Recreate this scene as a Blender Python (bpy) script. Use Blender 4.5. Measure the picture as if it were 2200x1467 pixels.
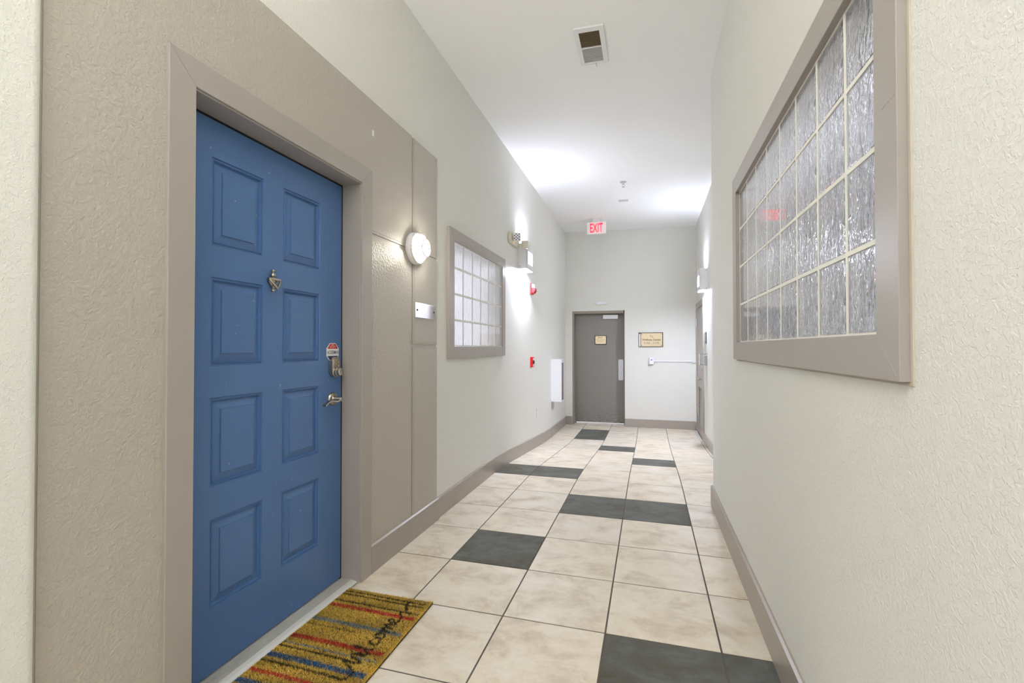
import bpy, bmesh, math, random
from mathutils import Vector, Matrix
random.seed(7)
for o in list(bpy.data.objects): bpy.data.objects.remove(o)
S = bpy.context.scene
COL = S.collection

# ------------------------------------------------------------------ camera
cam_d = bpy.data.cameras.new('camera'); cam = bpy.data.objects.new('camera', cam_d); COL.objects.link(cam)
cam_d.sensor_width = 36.0; cam_d.lens = 16.374; cam_d.clip_start = 0.02
yaw, pitch, roll = 0.28578, 0.013061, -0.00058
fw = Vector((-math.sin(yaw)*math.cos(pitch), math.cos(yaw)*math.cos(pitch), math.sin(pitch)))
rt = Vector((math.cos(yaw), math.sin(yaw), 0)); up = rt.cross(fw)
r2 = rt*math.cos(roll) + up*math.sin(roll); u2 = -rt*math.sin(roll) + up*math.cos(roll)
m = Matrix((r2, u2, -fw)).transposed().to_4x4(); m.translation = Vector((0, 0, 1.2088))
cam.matrix_world = m
S.camera = cam
# ------------------------------------------------------------------ view
S.view_settings.view_transform = 'Standard'; S.view_settings.look = 'None'
S.view_settings.exposure = 0.09; S.view_settings.gamma = 1.0
S.view_settings.use_curve_mapping = False
# ------------------------------------------------------------------ world: even overcast sky
w = bpy.data.worlds.new('overcast_sky'); S.world = w; w.use_nodes = True
bg = w.node_tree.nodes['Background']; bg.inputs[0].default_value = (0.93, 0.92, 1.0, 1); bg.inputs[1].default_value = 1.3
# ------------------------------------------------------------------ fill lights added behind the camera, standing for no seen lamp
def area(name, loc, rot, sx, sy, power, col):
    d = bpy.data.lights.new(name, 'AREA'); d.shape = 'RECTANGLE'; d.size = sx; d.size_y = sy
    d.energy = power; d.color = col
    o = bpy.data.objects.new(name, d); COL.objects.link(o); o.location = loc; o.rotation_euler = rot
    return o
area('back_fill_light', (-0.45, -1.55, 1.75), (math.radians(90), 0, 0), 1.7, 2.9, 0.8, (1.0, 0.99, 0.965))
area('up_fill_light', (-0.75, -0.85, 2.40), (math.radians(180), 0, 0), 0.5, 1.0, 92, (1.0, 0.99, 0.965))
area('down_fill_light', (-0.75, -0.85, 2.10), (0, 0, 0), 0.5, 1.0, 1, (1.0, 0.99, 0.965))

# ================================================================== helpers
def lin(c):
    return tuple(((v/255)/12.92 if v/255 <= 0.04045 else ((v/255+0.055)/1.055)**2.4) for v in c) + (1,)
class N:
    """tiny node builder"""
    def __init__(s, name):
        s.m = bpy.data.materials.new(name); s.m.use_nodes = True; s.t = s.m.node_tree
        s.b = s.t.nodes['Principled BSDF']; s.co = None
    def n(s, typ, **kw):
        x = s.t.nodes.new(typ)
        for k, v in kw.items():
            if k in x.inputs: x.inputs[k].default_value = v
            else: setattr(x, k, v)
        return x
    def l(s, a, b): s.t.links.new(a, b)
    def coord(s, kind='Object', scale=(1, 1, 1), off=None):
        tc = s.n('ShaderNodeTexCoord'); mp = s.n('ShaderNodeMapping'); mp.inputs['Scale'].default_value = scale
        s.l(tc.outputs[kind], mp.inputs['Vector'])
        if off is not None: s.l(off, mp.inputs['Location'])
        return mp.outputs[0]
    def noise(s, co, scale, detail=4, rough=.55, dist=0.0):
        x = s.n('ShaderNodeTexNoise'); x.inputs['Scale'].default_value = scale; x.inputs['Detail'].default_value = detail
        x.inputs['Roughness'].default_value = rough; x.inputs['Distortion'].default_value = dist
        s.l(co, x.inputs['Vector']); return x.outputs['Fac']
    def ramp(s, fac, stops, interp='LINEAR'):
        x = s.n('ShaderNodeValToRGB'); x.color_ramp.interpolation = interp
        e = x.color_ramp.elements
        while len(e) < len(stops): e.new(0.5)
        for i, (p, c) in enumerate(stops): e[i].position = p; e[i].color = c if len(c) == 4 else tuple(c)+(1,)
        s.l(fac, x.inputs[0]); return x.outputs[0]
    def mix(s, fac, a, b, blend='MIX'):
        x = s.n('ShaderNodeMix', data_type='RGBA', blend_type=blend)
        for v, i in ((fac, 0), (a, 6), (b, 7)):
            if hasattr(v, 'is_linked'): s.l(v, x.inputs[i])
            else: x.inputs[i].default_value = v
        return x.outputs[2]
    def bump(s, h, strength=.3, dist=.002, prev=None):
        x = s.n('ShaderNodeBump'); x.inputs['Strength'].default_value = strength; x.inputs['Distance'].default_value = dist
        s.l(h, x.inputs['Height'])
        if prev is not None: s.l(prev, x.inputs['Normal'])
        return x.outputs[0]
    def set(s, **kw):
        al = dict(col='Base Color', rough='Roughness', metal='Metallic', spec='Specular IOR Level', trans='Transmission Weight',
                  ior='IOR', normal='Normal', coat='Coat Weight', coatr='Coat Roughness', emc='Emission Color', ems='Emission Strength', alpha='Alpha')
        for k, v in kw.items():
            i = s.b.inputs[al[k]]
            if hasattr(v, 'is_linked'): s.l(v, i)
            else: i.default_value = v
        return s
def simple(name, rgb, rough=.5, metal=0, spec=.5, bump=None):
    x = N(name); x.set(col=lin(rgb), rough=rough, metal=metal, spec=spec)
    if bump:
        h = x.noise(x.coord(), bump[0], 3); x.set(normal=x.bump(h, bump[1], bump[2]))
    return x.m
def emit(name, rgb, strength):
    x = N(name); x.set(col=lin(rgb), emc=lin(rgb), ems=strength, rough=.4); return x.m
def plaster(name, rgb, scale, strength, dist, rough=.62, knock=True, spec=.35, dirt=.04):
    x = N(name); co = x.coord()
    a = x.noise(co, scale, 3, .5, .6)
    h = x.ramp(a, [(.46, (0, 0, 0)), (.60, (1, 1, 1))] if knock else [(.34, (0, 0, 0)), (.66, (1, 1, 1))])
    fine = x.noise(co, scale*3.2, 2)
    nb = x.bump(fine, strength*.25, dist*.4)
    nb = x.bump(h, strength, dist, nb)
    c = lin(rgb); c2 = tuple(v*(1-dirt) for v in c[:3])+(1,)
    big = x.noise(co, 1.3, 3)
    x.set(col=x.mix(big, c, c2), rough=rough, spec=spec, normal=nb); return x.m
M = {}
M['cream'] = plaster('cream_wall_paint', (230, 229, 221), 105, .36, .0024)
M['ceiling'] = plaster('ceiling_paint', (249, 249, 247), 60, .12, .0012, .8, True, .2)
M['tan_stucco'] = plaster('tan_textured_paint', (184, 177, 165), 78, .38, .0036, .36, False, .5)
M['tan'] = simple('tan_satin_paint', (182, 175, 164), .38, 0, .5, (40, .04, .001))
M['tan_trim'] = simple('taupe_trim_paint', (167, 160, 152), .36, 0, .5, (30, .05, .001))
M['taupe_base'] = simple('taupe_baseboard_paint', (162, 153, 143), .34, 0, .5, (22, .05, .001))
M['grey_door'] = simple('warm_grey_door_paint', (136, 131, 124), .36, 0, .5, (25, .05, .001))
def scuffed():
    x = N('scuffed_grey_door_paint'); co = x.coord()
    n1 = x.noise(x.coord(scale=(6, 6, 26)), 3.0, 5, .7); sep = x.n('ShaderNodeSeparateXYZ'); x.l(co, sep.inputs[0])
    low = x.n('ShaderNodeMapRange'); low.inputs[1].default_value = .16; low.inputs[2].default_value = -.10; x.l(sep.outputs[2], low.inputs[0])
    k = x.n('ShaderNodeMath', operation='MULTIPLY'); x.l(x.ramp(n1, [(.50, (0, 0, 0)), (.66, (1, 1, 1))]), k.inputs[0]); x.l(low.outputs[0], k.inputs[1])
    x.set(col=x.mix(k.outputs[0], lin((133, 128, 121)), lin((84, 78, 70))), rough=.36, normal=x.bump(x.noise(co, 25, 3), .05, .001)); return x.m
M['scuffed_door'] = scuffed()
M['grey_frame'] = simple('taupe_door_frame_paint', (146, 137, 124), .4)
M['white'] = simple('white_metal_paint', (236, 236, 238), .32)
M['white_plastic'] = simple('white_plastic', (232, 232, 230), .4)
M['cream_plastic'] = simple('cream_plastic', (226, 221, 200), .4)
M['black'] = simple('black_rubber', (14, 13, 13), .6)
M['dark'] = simple('dark_metal', (38, 37, 36), .4, .3)
M['void_shade'] = simple('painted_void_shade', (28, 25, 20), .9)  # near-black colour standing for unlit depth behind slats
M['red'] = simple('red_alarm_paint', (196, 26, 30), .3)
M['red_text'] = simple('red_print', (196, 30, 26), .4)
M['ink'] = simple('dark_engraving', (50, 38, 26), .5)
M['navy'] = simple('navy_print', (28, 30, 92), .4)
M['blue_led'] = emit('blue_indicator', (30, 50, 190), .5)
M['amber_led'] = emit('amber_indicator', (255, 150, 60), .8)
M['nickel'] = simple('satin_nickel', (186, 178, 163), .24, 1)
M['chrome'] = simple('polished_chrome', (222, 220, 226), .06, 1)
M['steel'] = simple('brushed_steel', (205, 206, 212), .42, .7)
M['brass'] = simple('pale_brass', (222, 205, 170), .24, .55)
M['bronze_edge'] = simple('dark_bevel_edge', (70, 60, 58), .2, .8)
M['alu'] = simple('mill_aluminium', (222, 220, 214), .4, .2)
M['alu_dark'] = simple('worn_aluminium', (196, 193, 187), .5, .15)
M['mortar'] = simple('cream_mortar', (240, 238, 228), .7)
M['lamp_white'] = simple('lamp_white_enamel', (238, 238, 234), .3)
M['lens_warm'] = emit('warm_white_globe', (255, 251, 238), 72.0)
M['lens_cool'] = emit('cool_white_diffuser', (228, 234, 255), 510.0)
M['lens_up'] = emit('cool_white_uplight', (226, 232, 255), 190.0)
M['lens_slot'] = emit('cool_white_slot', (232, 237, 255), 125.0)
M['exit_red'] = emit('exit_letters_red', (255, 22, 54), 1.8)
M['exit_face'] = emit('exit_face_white', (238, 226, 222), .12)
def blue_paint():
    x = N('blue_door_paint'); co = x.coord()
    g = x.noise(x.coord(scale=(30, 30, 3)), 6, 4); g2 = x.noise(co, 2.2, 3)
    c = x.mix(g2, lin((82, 118, 168)), lin((76, 111, 160)))
    chips = x.ramp(x.noise(co, 55, 2, .4), [(.775, (0, 0, 0)), (.785, (1, 1, 1))])
    c = x.mix(chips, c, lin((150, 160, 175)))
    x.set(col=c, rough=.34, spec=.5, normal=x.bump(g, .06, .0008)); return x.m
M['blue'] = blue_paint()
def tile(name, c1, c2, c3, dark):
    x = N(name); oi = x.n('ShaderNodeObjectInfo'); mul = x.n('ShaderNodeMath', operation='MULTIPLY'); mul.inputs[1].default_value = 53.0
    x.l(oi.outputs['Random'], mul.inputs[0])
    cmb = x.n('ShaderNodeCombineXYZ')
    for i in range(3): x.l(mul.outputs[0], cmb.inputs[i])
    co = x.coord('Object', (1, 1.35, 1), cmb.outputs[0])
    big = x.noise(co, 4.2, 7, .68, .4); mid = x.noise(co, 17, 8, .72, .5); fine = x.noise(co, 70, 3)
    c = x.ramp(big, [(.3, c1), (.5, c2), (.72, c3)])
    vein = x.ramp(mid, [(.30, (.74, .70, .64)), (.46, (1, 1, 1))])
    c = x.mix(.34 if not dark else .6, c, vein, 'MULTIPLY')
    rnd = x.ramp(oi.outputs['Random'], [(0, (.93, .93, .95)), (1, (1.0, .985, .96))])
    c = x.mix(1.0, c, rnd, 'MULTIPLY')
    ledge = x.ramp(mid, [(.35, (0, 0, 0)), (.42, (.55, .55, .55)), (.60, (1, 1, 1))])
    nb = x.bump(fine, .10, .0012); nb = x.bump(ledge, .75 if dark else .38, .0028, nb)
    x.set(col=c, rough=.42 if not dark else .55, spec=.40 if not dark else .14, normal=nb); return x.m
M['tile'] = tile('beige_slate_tile', lin((190, 175, 152)), lin((222, 211, 190)), lin((232, 225, 212)), False)
M['tile_dark'] = tile('charcoal_slate_tile', lin((84, 76, 56)), lin((96, 97, 90)), lin((116, 119, 114)), True)
M['grout'] = simple('dark_grout', (96, 90, 84), .85, 0, .2, (120, .3, .002))
def glass(nm='wavy_block_glass', bs=.45, ro=.03):
    x = N(nm)
    a = x.noise(x.coord(scale=(1, 1.7, .9)), 24, 2, .5, 1.0)
    x.set(col=(.86, .87, .90, 1), rough=ro, trans=1.0, ior=1.48, normal=x.bump(a, bs, .010), coat=1.0, coatr=.02)
    x.l(x.bump(x.noise(x.coord(), 30, 2), .10, .004), x.b.inputs['Coat Normal']); return x.m
M['glass'] = glass()
M['glass_soft'] = glass('soft_block_glass', .12, .22)
def clear():
    x = N('clear_acrylic'); x.set(col=(.97, .97, .98, 1), rough=.06, trans=.92, ior=1.3); return x.m
M['acrylic'] = clear()

# ---- mesh helpers
def box(bm, x0, x1, y0, y1, z0, z1):
    vs = [bm.verts.new((x, y, z)) for x in (x0, x1) for y in (y0, y1) for z in (z0, z1)]
    for f in ((0, 1, 3, 2), (4, 6, 7, 5), (0, 4, 5, 1), (2, 3, 7, 6), (0, 2, 6, 4), (1, 5, 7, 3)):
        bm.faces.new([vs[i] for i in f])
    return vs
def hexa(bm, v):      # 8 points ordered as box(): x,y,z binary
    vs = [bm.verts.new(p) for p in v]
    for f in ((0, 1, 3, 2), (4, 6, 7, 5), (0, 4, 5, 1), (2, 3, 7, 6), (0, 2, 6, 4), (1, 5, 7, 3)):
        bm.faces.new([vs[i] for i in f])
def prism(bm, pts, axis, a, b):
    """extrude polygon; axis 'x': pts=(y,z); 'y': pts=(x,z); 'z': pts=(x,y)"""
    def P(p, t): return {'x': (t, p[0], p[1]), 'y': (p[0], t, p[1]), 'z': (p[0], p[1], t)}[axis]
    A = [bm.verts.new(P(p, a)) for p in pts]; B = [bm.verts.new(P(p, b)) for p in pts]
    n = len(pts); bm.faces.new(A); bm.faces.new(B[::-1])
    for i in range(n): bm.faces.new([A[i], B[i], B[(i+1) % n], A[(i+1) % n]])
def lathe(bm, prof, c, axis='z', seg=20):
    """prof=(radius, height) along axis"""
    rings = []
    for r, h in prof:
        ring = []
        for i in range(seg):
            a = 2*math.pi*i/seg; u, v = r*math.cos(a), r*math.sin(a)
            p = {'z': (u, v, h), 'x': (h, u, v), 'y': (u, h, v)}[axis]
            ring.append(bm.verts.new((c[0]+p[0], c[1]+p[1], c[2]+p[2])))
        rings.append(ring)
    for A, B in zip(rings, rings[1:]):
        for i in range(seg): bm.faces.new([A[i], A[(i+1) % seg], B[(i+1) % seg], B[i]])
    bm.faces.new(rings[0][::-1]); bm.faces.new(rings[-1])
def tube(bm, pts, r, seg=8):
    pts = [Vector(p) for p in pts]; rings = []
    rr = r if isinstance(r, (list, tuple)) else [r]*len(pts)
    ref = None
    for i, p in enumerate(pts):
        d = (pts[min(i+1, len(pts)-1)] - pts[max(i-1, 0)]).normalized()
        if ref is None: ref = d.orthogonal().normalized()
        ref = (ref - d*ref.dot(d)).normalized(); b = d.cross(ref)
        rings.append([bm.verts.new(p + (ref*math.cos(2*math.pi*k/seg) + b*math.sin(2*math.pi*k/seg))*rr[i]) for k in range(seg)])
    for A, B in zip(rings, rings[1:]):
        for i in range(seg): bm.faces.new([A[i], A[(i+1) % seg], B[(i+1) % seg], B[i]])
    bm.faces.new(rings[0][::-1]); bm.faces.new(rings[-1])
def obj(name, bm, mat, parent=None, smooth=False, bevel=0, seg=2):
    bmesh.ops.recalc_face_normals(bm, faces=bm.faces)
    me = bpy.data.meshes.new(name); bm.to_mesh(me); bm.free()
    o = bpy.data.objects.new(name, me); COL.objects.link(o)
    me.materials.append(M[mat] if isinstance(mat, str) else mat)
    if smooth:
        for p in me.polygons: p.use_smooth = True
        try: me.set_sharp_from_angle(angle=math.radians(38))
        except Exception: pass
    if bevel:
        b = o.modifiers.new('bevel', 'BEVEL'); b.width = bevel; b.segments = seg; b.limit_method = 'ANGLE'
    if parent is not None: adopt(o, parent)
    return o
def world_of(p):
    v = Vector(p.location)
    while p.parent: p = p.parent; v += p.location
    return v
def adopt(o, parent):
    """parent o; its vertices were made in world space, so shift back by the parent's base"""
    o.parent = parent; o.location = -world_of(parent)
def bmn(): return bmesh.new()
def bxo(name, mat, parent, *dims, bevel=0):
    b = bmn(); box(b, *dims); return obj(name, b, mat, parent, bevel=bevel)
def empty(name, loc, label=None, cat=None, kind=None, group=None):
    o = bpy.data.objects.new(name, None); COL.objects.link(o); o.location = loc; o.empty_display_size = .05
    tag(o, label, cat, kind, group); return o
def tag(o, label=None, cat=None, kind=None, group=None):
    if label: o['label'] = label
    if cat: o['category'] = cat
    if kind: o['kind'] = kind
    if group: o['group'] = group
    return o
FACE = {'+x': Matrix(((0, 0, 1), (1, 0, 0), (0, 1, 0))), '-x': Matrix(((0, 0, -1), (-1, 0, 0), (0, 1, 0))),
        '-y': Matrix(((1, 0, 0), (0, 0, -1), (0, 1, 0))), '+z': Matrix(((0, -1, 0), (1, 0, 0), (0, 0, 1)))}
def text(name, body, h, loc, face, mat, parent, wid=None, depth=.0006, bold=0.0):
    """flat lettering: cap height h, centred on loc, optional total width"""
    c = bpy.data.curves.new(name, 'FONT'); c.body = body; c.align_x = 'CENTER'; c.align_y = 'CENTER'; c.size = 1; c.resolution_u = 3; c.offset = bold
    t = bpy.data.objects.new(name, c); COL.objects.link(t)
    dg = bpy.context.evaluated_depsgraph_get(); me = bpy.data.meshes.new_from_object(t.evaluated_get(dg))
    bpy.data.objects.remove(t); bpy.data.curves.remove(c)
    xs = [v.co.x for v in me.vertices]; ys = [v.co.y for v in me.vertices]
    sy = h/(max(ys)-min(ys)); sx = sy if wid is None else wid/(max(xs)-min(xs))
    mx = (max(xs)+min(xs))/2; my = (max(ys)+min(ys))/2
    R = FACE[face]
    for v in me.vertices: v.co = Vector(loc) + R @ Vector(((v.co.x-mx)*sx, (v.co.y-my)*sy, depth))
    me.materials.clear(); me.materials.append(M[mat]); me.name = name
    o = bpy.data.objects.new(name, me); COL.objects.link(o); adopt(o, parent); return o

# ================================================================== room constants (metres)
XL, XR, XN = -1.449, 0.469, 0.765          # left wall, near right wall, far right wall
YE, YF = 3.872, 8.372                      # end of near right wall, far wall
ROW0, P = 2.4732, 0.455                    # tile grid
PROF = [(-2.0, 0), (ROW0+4*P, 0), (ROW0+5*P, -.020), (ROW0+6*P, -.0525), (ROW0+7*P, -.0857), (ROW0+8*P, -.1185),
        (ROW0+9*P, -.148), (ROW0+10*P, -.1654), (ROW0+12*P, -.172), (12, -.172)]
def zf(y):
    for (a, za), (b, zb) in zip(PROF, PROF[1:]):
        if y <= b: return za + (zb-za)*(y-a)/(b-a)
    return PROF[-1][1]
def zc(x, y): return 3.357 - .0103*(y-3.05) - .023*(x+1.449)
def rows(y0, y1):
    return sorted({y0, y1} | {a for a, _ in PROF if y0 < a < y1})

# ================================================================== floor
bm = bmn()
ys = rows(-1.6, 8.63)
for a, b in zip(ys, ys[1:]):
    hexa(bm, [(x, y, z) for x in (-1.62, 0.9) for y, zz in ((a, zf(a)), (b, zf(b))) for z in (zz-.12, zz-.0022)])
floor = tag(obj('floor', bm, 'grout'), 'tiled corridor floor that ramps down towards the far door', 'floor', 'structure')
XS = [-1.442, -1.0923, -.6373, -.1823, .2727, .7277, .7640]
dark = {(1, 0), (2, 2), (3, 2), (0, 4), (1, 4), (3, 6), (2, 8), (1, 10), (1, 11), (3, -2), (4, -2)}
G = .0035
for r in range(-6, 14):
    y0, y1 = ROW0+r*P, ROW0+(r+1)*P
    if y0 > 8.6: break
    y1 = min(y1, 8.62)
    for ci in range(6):
        x0, x1 = XS[ci], XS[ci+1]
        if ci == 4 and y1 < YE+.2: x1 = min(x1, XR-.004)
        if ci == 5 and y0 < YE: continue
        a, b = y0+G, y1-G; c, d = x0+(G if ci else 0), x1-G
        bm = bmn(); za, zb = zf(a), zf(b); t = random.uniform(-.0004, .0004)
        if y0 < YF < y1:
            # last row: only the strip inside the door recess runs on past the wall
            pass
        hexa(bm, [(x, y, z) for x in (c, d) for y, zz in ((a, za), (b, zb)) for z in (zz-.010, zz+t)])
        o = obj('tile', bm, 'tile_dark' if (ci, r) in dark else 'tile', floor, bevel=.0012, seg=1)

bm = bmn(); box(bm, -3.0, 2.0, 8.63, 11.0, -.30, -.170)  # added landing; its near-white colour makes the door gap look bright
tag(obj('floor_outside', bm, simple('brightened_concrete', (236, 235, 232), .8)), 'near-white landing added outside so the gap under the grey exit door shows bright', 'floor', 'structure')
# ================================================================== ceiling
bm = bmn()
xs = (-1.62, .95); yy = (-1.6, 8.60)
hexa(bm, [(x, y, zc(x, y)+dz) for x in xs for y in yy for dz in (0, .12)])
tag(obj('ceiling', bm, 'ceiling'), 'plain white plaster ceiling', 'ceiling', 'structure')

# ================================================================== walls
TOP = 3.42
def top(x, y): return zc(x, y) + .05
W0 = XL-.17
bm = bmn()
# left wall with door (y 1.15-2.11) and window (y 3.27-4.53) openings
DO = (1.150, 2.112, 2.080); WO = (3.285, 4.518, 1.214, 2.034)
box(bm, W0, XL, .5, DO[0], -.2, TOP); box(bm, W0, XL, DO[0], DO[1], DO[2], TOP); box(bm, W0, XL, DO[1], WO[0], -.2, TOP)
box(bm, W0, XL, WO[0], WO[1], -.2, WO[2]); box(bm, W0, XL, WO[0], WO[1], WO[3], TOP); box(bm, W0, XL, WO[1], 8.62, -.3, TOP)
box(bm, W0, XL, DO[0], DO[1], -.2, -.02)
# nearer pier with a rounded corner
r = .025; cx, cy = -1.43, .733
pts = [(W0, -1.6), (-1.405, -1.6)] + [(cx+r*math.cos(t), cy+r*math.sin(t)) for t in [math.pi/2*k/8 for k in range(9)]] + [(W0, cy+r)]
prism(bm, pts, 'z', -.2, TOP)
wl = tag(obj('wall_left', bm, 'cream', smooth=True), 'cream textured left wall of the corridor', 'wall', 'structure')
# right wall: near part with glass block window, return, far part with door opening
WR = (1.128, 2.738, 1.231, 2.044)
bm = bmn(); X1 = XR+.13
box(bm, XR, X1, -1.6, WR[0], -.2, TOP); box(bm, XR, X1, WR[1], YE, -.2, TOP)
box(bm, XR, X1, WR[0], WR[1], -.2, WR[2]); box(bm, XR, X1, WR[0], WR[1], WR[3], TOP)
box(bm, X1, .93, YE-.13, YE, -.3, TOP)
RD = (7.315, 8.215, 1.845)
box(bm, XN, .93, YE, RD[0], -.3, TOP); box(bm, XN, .93, RD[0], RD[1], RD[2], TOP); box(bm, XN, .93, RD[1], 8.62, -.3, TOP)
wr = tag(obj('wall_right', bm, 'cream'), 'cream textured right wall stepping back past its window', 'wall', 'structure')
# far wall with recessed door
FD = (-1.327, -.406, 1.861); YB = YF+.25
bm = bmn()
box(bm, W0, FD[0], YF, YB, -.3, TOP); box(bm, FD[1], .93, YF, YB, -.3, TOP); box(bm, FD[0], FD[1], YF, YB, FD[2], TOP)
wfar = tag(obj('wall_far', bm, 'cream'), 'cream end wall of the corridor around the grey door', 'wall', 'structure')
# grey backdrop added to dim the right-hand window, seen only through its glass
tag(bxo('wall_backdrop', simple('grey_backdrop', (186, 186, 190), .8), None, 1.75, 1.87, -.6, 5.2, -.2, 3.0), 'grey backdrop wall added to dim the right glass block window', 'wall', 'structure')

# ---- tan accent panelling round the blue door: slabs with smooth margins and textured fields
XP = -1.4365
def panel(rects, inset_sides):
    bm = bmn()
    for (y0, y1, z0, z1) in rects: box(bm, XL-.002, XP-.0022, y0, y1, z0, z1)
    p = obj('accent_panel', bm, 'tan', wl)
    bm = bmn()
    for (y0, y1, z0, z1), (a, b, c, d) in zip(rects, inset_sides):
        box(bm, XP-.004, XP, y0+a, y1-b, z0+c, z1-d)
    obj('textured_field', bm, 'tan_stucco', p)
q = .014
panel([(.735, 1.12, .0, 2.553), (1.12, 2.14, 2.12, 2.553), (2.14, 2.643, 1.832, 2.553)], [(.035, 0, 0, q*.5), (0, 0, 0, q*.5), (0, q, q, q*.5)])
panel([(2.14, 2.643, .0, 1.806)], [(0, q, 0, q)])
panel([(2.660, 3.012, 1.838, 2.549)], [(q, q, q, q)])
panel([(2.660, 3.012, 1.232, 1.816)], [(q, q, q, q)])
panel([(2.660, 3.012, .0, 1.212)], [(q, q, 0, q)])
# smooth backing behind the joints
bm = bmn(); box(bm, XL-.001, XL+.0035, 2.6, 3.0115, .0, 2.545); box(bm, XL-.001, XL+.0035, 2.14, 2.66, 1.78, 1.86)
obj('joint_backing', bm, 'tan', wl)

# ================================================================== baseboards
def board(bm, axis, face, back, a, b, h, sgn, chamf=.006):
    """baseboard along y following the floor; face/back are x values"""
    ys = rows(a, b)
    for y0, y1 in zip(ys, ys[1:]):
        q0, q1 = zf(y0), zf(y1)
        ring = lambda y, z: [(back, y, z-.01), (face, y, z-.01), (face, y, z+h-chamf), (face+(back-face)*.5, y, z+h), (back, y, z+h)]
        A = [bm.verts.new(p) for p in ring(y0, q0)]; B = [bm.verts.new(p) for p in ring(y1, q1)]
        bm.faces.new(A); bm.faces.new(B[::-1])
        for i in range(5): bm.faces.new([A[i], B[i], B[(i+1) % 5], A[(i+1) % 5]])
def boards(name, label, segs):
    root = empty(name, (segs[0][0], segs[0][2], zf(segs[0][2])), label, 'baseboard', 'structure')
    for face, back, a, b, h in segs:
        bm = bmn(); board(bm, 'y', face, back, a, b, h, 1); obj('board', bm, 'taupe_base', root)
    return root
boards('baseboard_left', 'taupe baseboard along the left wall, stepping down with the ramp',
       [(-1.424, XL-.002, .758, 1.076, .150), (-1.424, XL-.002, 2.1865, 3.028, .150), (-1.433, XL-.002, 3.0285, 4.755, .1465),
        (-1.434, XL-.002, 4.757, 7.02, .147), (-1.433, XL-.002, 7.022, 7.56, .147), (-1.434, XL-.002, 7.562, YF, .147)])
boards('baseboard_right', 'taupe baseboard along the right wall, broken where the wall steps back',
       [(.452, XR+.002, -1.6, 3.888, .150), (.749, XN+.002, YE, 7.225, .147)])
bm = bmn()
box(bm, -1.433, FD[0]-.001, YF-.015, YF+.002, -.178, -.026); box(bm, FD[1]+.001, .749, YF-.015, YF+.002, -.178, -.030)
tag(obj('baseboard_far', bm, 'taupe_base', bevel=.003), 'taupe baseboard on the end wall beside the grey door', 'baseboard', 'structure')

# ================================================================== door_1: the blue front door
XD = -1.539
d1 = empty('door_1', (XD, 1.63, 0), 'blue eight panel front door in a tan casing on the left wall', 'door', 'structure')
yl = [1.172, 1.3245, 1.566, 1.674, 1.913, 2.078]; zl = [.020, .252, .580, .697, 1.025, 1.142, 1.470, 1.587, 1.913, 2.050]
bm = bmn(); vt = {}
def V(y, z):
    k = (round(y, 4), round(z, 4))
    if k not in vt: vt[k] = bm.verts.new((XD, y, z))
    return vt[k]
for i in range(5):
    for j in range(9):
        if i in (1, 3) and j % 2 == 1:
            y0, y1, z0, z1 = yl[i], yl[i+1], zl[j], zl[j+1]
            prev = [V(y0, z0), V(y1, z0), V(y1, z1), V(y0, z1)]
            for ins, dp in ((.003, -.006), (.0085, -.006), (.011, -.0015), (.015, -.013), (.0445, -.0055), (.0460, .0)):
                cur = [bm.verts.new((XD+dp, y, z)) for y, z in ((y0+ins, z0+ins), (y1-ins, z0+ins), (y1-ins, z1-ins), (y0+ins, z1-ins))]
                for k in range(4): bm.faces.new([prev[k], prev[(k+1) % 4], cur[(k+1) % 4], cur[k]])
                prev = cur
            bm.faces.new(prev)
        else:
            bm.faces.new([V(yl[i], zl[j]), V(yl[i+1], zl[j]), V(yl[i+1], zl[j+1]), V(yl[i], zl[j+1])])
# back and edges
bk = {k: bm.verts.new((XD-.044, *k)) for k in ((yl[0], zl[0]), (yl[-1], zl[0]), (yl[-1], zl[-1]), (yl[0], zl[-1]))}
bm.faces.new(list(bk.values()))
edge = [(y, zl[0]) for y in yl] + [(yl[-1], z) for z in zl[1:]] + [(y, zl[-1]) for y in yl[-2::-1]] + [(yl[0], z) for z in zl[-2:0:-1]]
cor = [(yl[0], zl[0]), (yl[-1], zl[0]), (yl[-1], zl[-1]), (yl[0], zl[-1])]
idx = [edge.index(c) for c in cor] + [len(edge)]
for s in range(4):
    seq = [V(*edge[t % len(edge)]) for t in range(idx[s], idx[s+1]+1)]
    bm.faces.new(seq + [bk[cor[(s+1) % 4]], bk[cor[s]]])
obj('door_leaf', bm, 'blue', d1)
# jambs with rebate, black weatherstrip
bm = bmn()
box(bm, W0+.02, -1.432, 2.0895, 2.113, -.02, 2.083); box(bm, W0+.02, -1.432, 1.149, 1.161, -.02, 2.083); box(bm, W0+.02, -1.432, 1.161, 2.0895, 2.0605, 2.083)
box(bm, -1.462, -1.4325, 2.0945, 2.1, .0, 2.07)
obj('jamb', bm, 'tan_trim', d1, bevel=.002)
bm = bmn()
box(bm, XD-.03, XD-.002, 2.0785, 2.0892, .012, 2.060); box(bm, XD-.03, XD-.002, 1.1615, 1.1715, .012, 2.060); box(bm, XD-.03, XD-.002, 1.172, 2.078, 2.0508, 2.060)
obj('weatherstrip', bm, 'black', d1)
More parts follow.
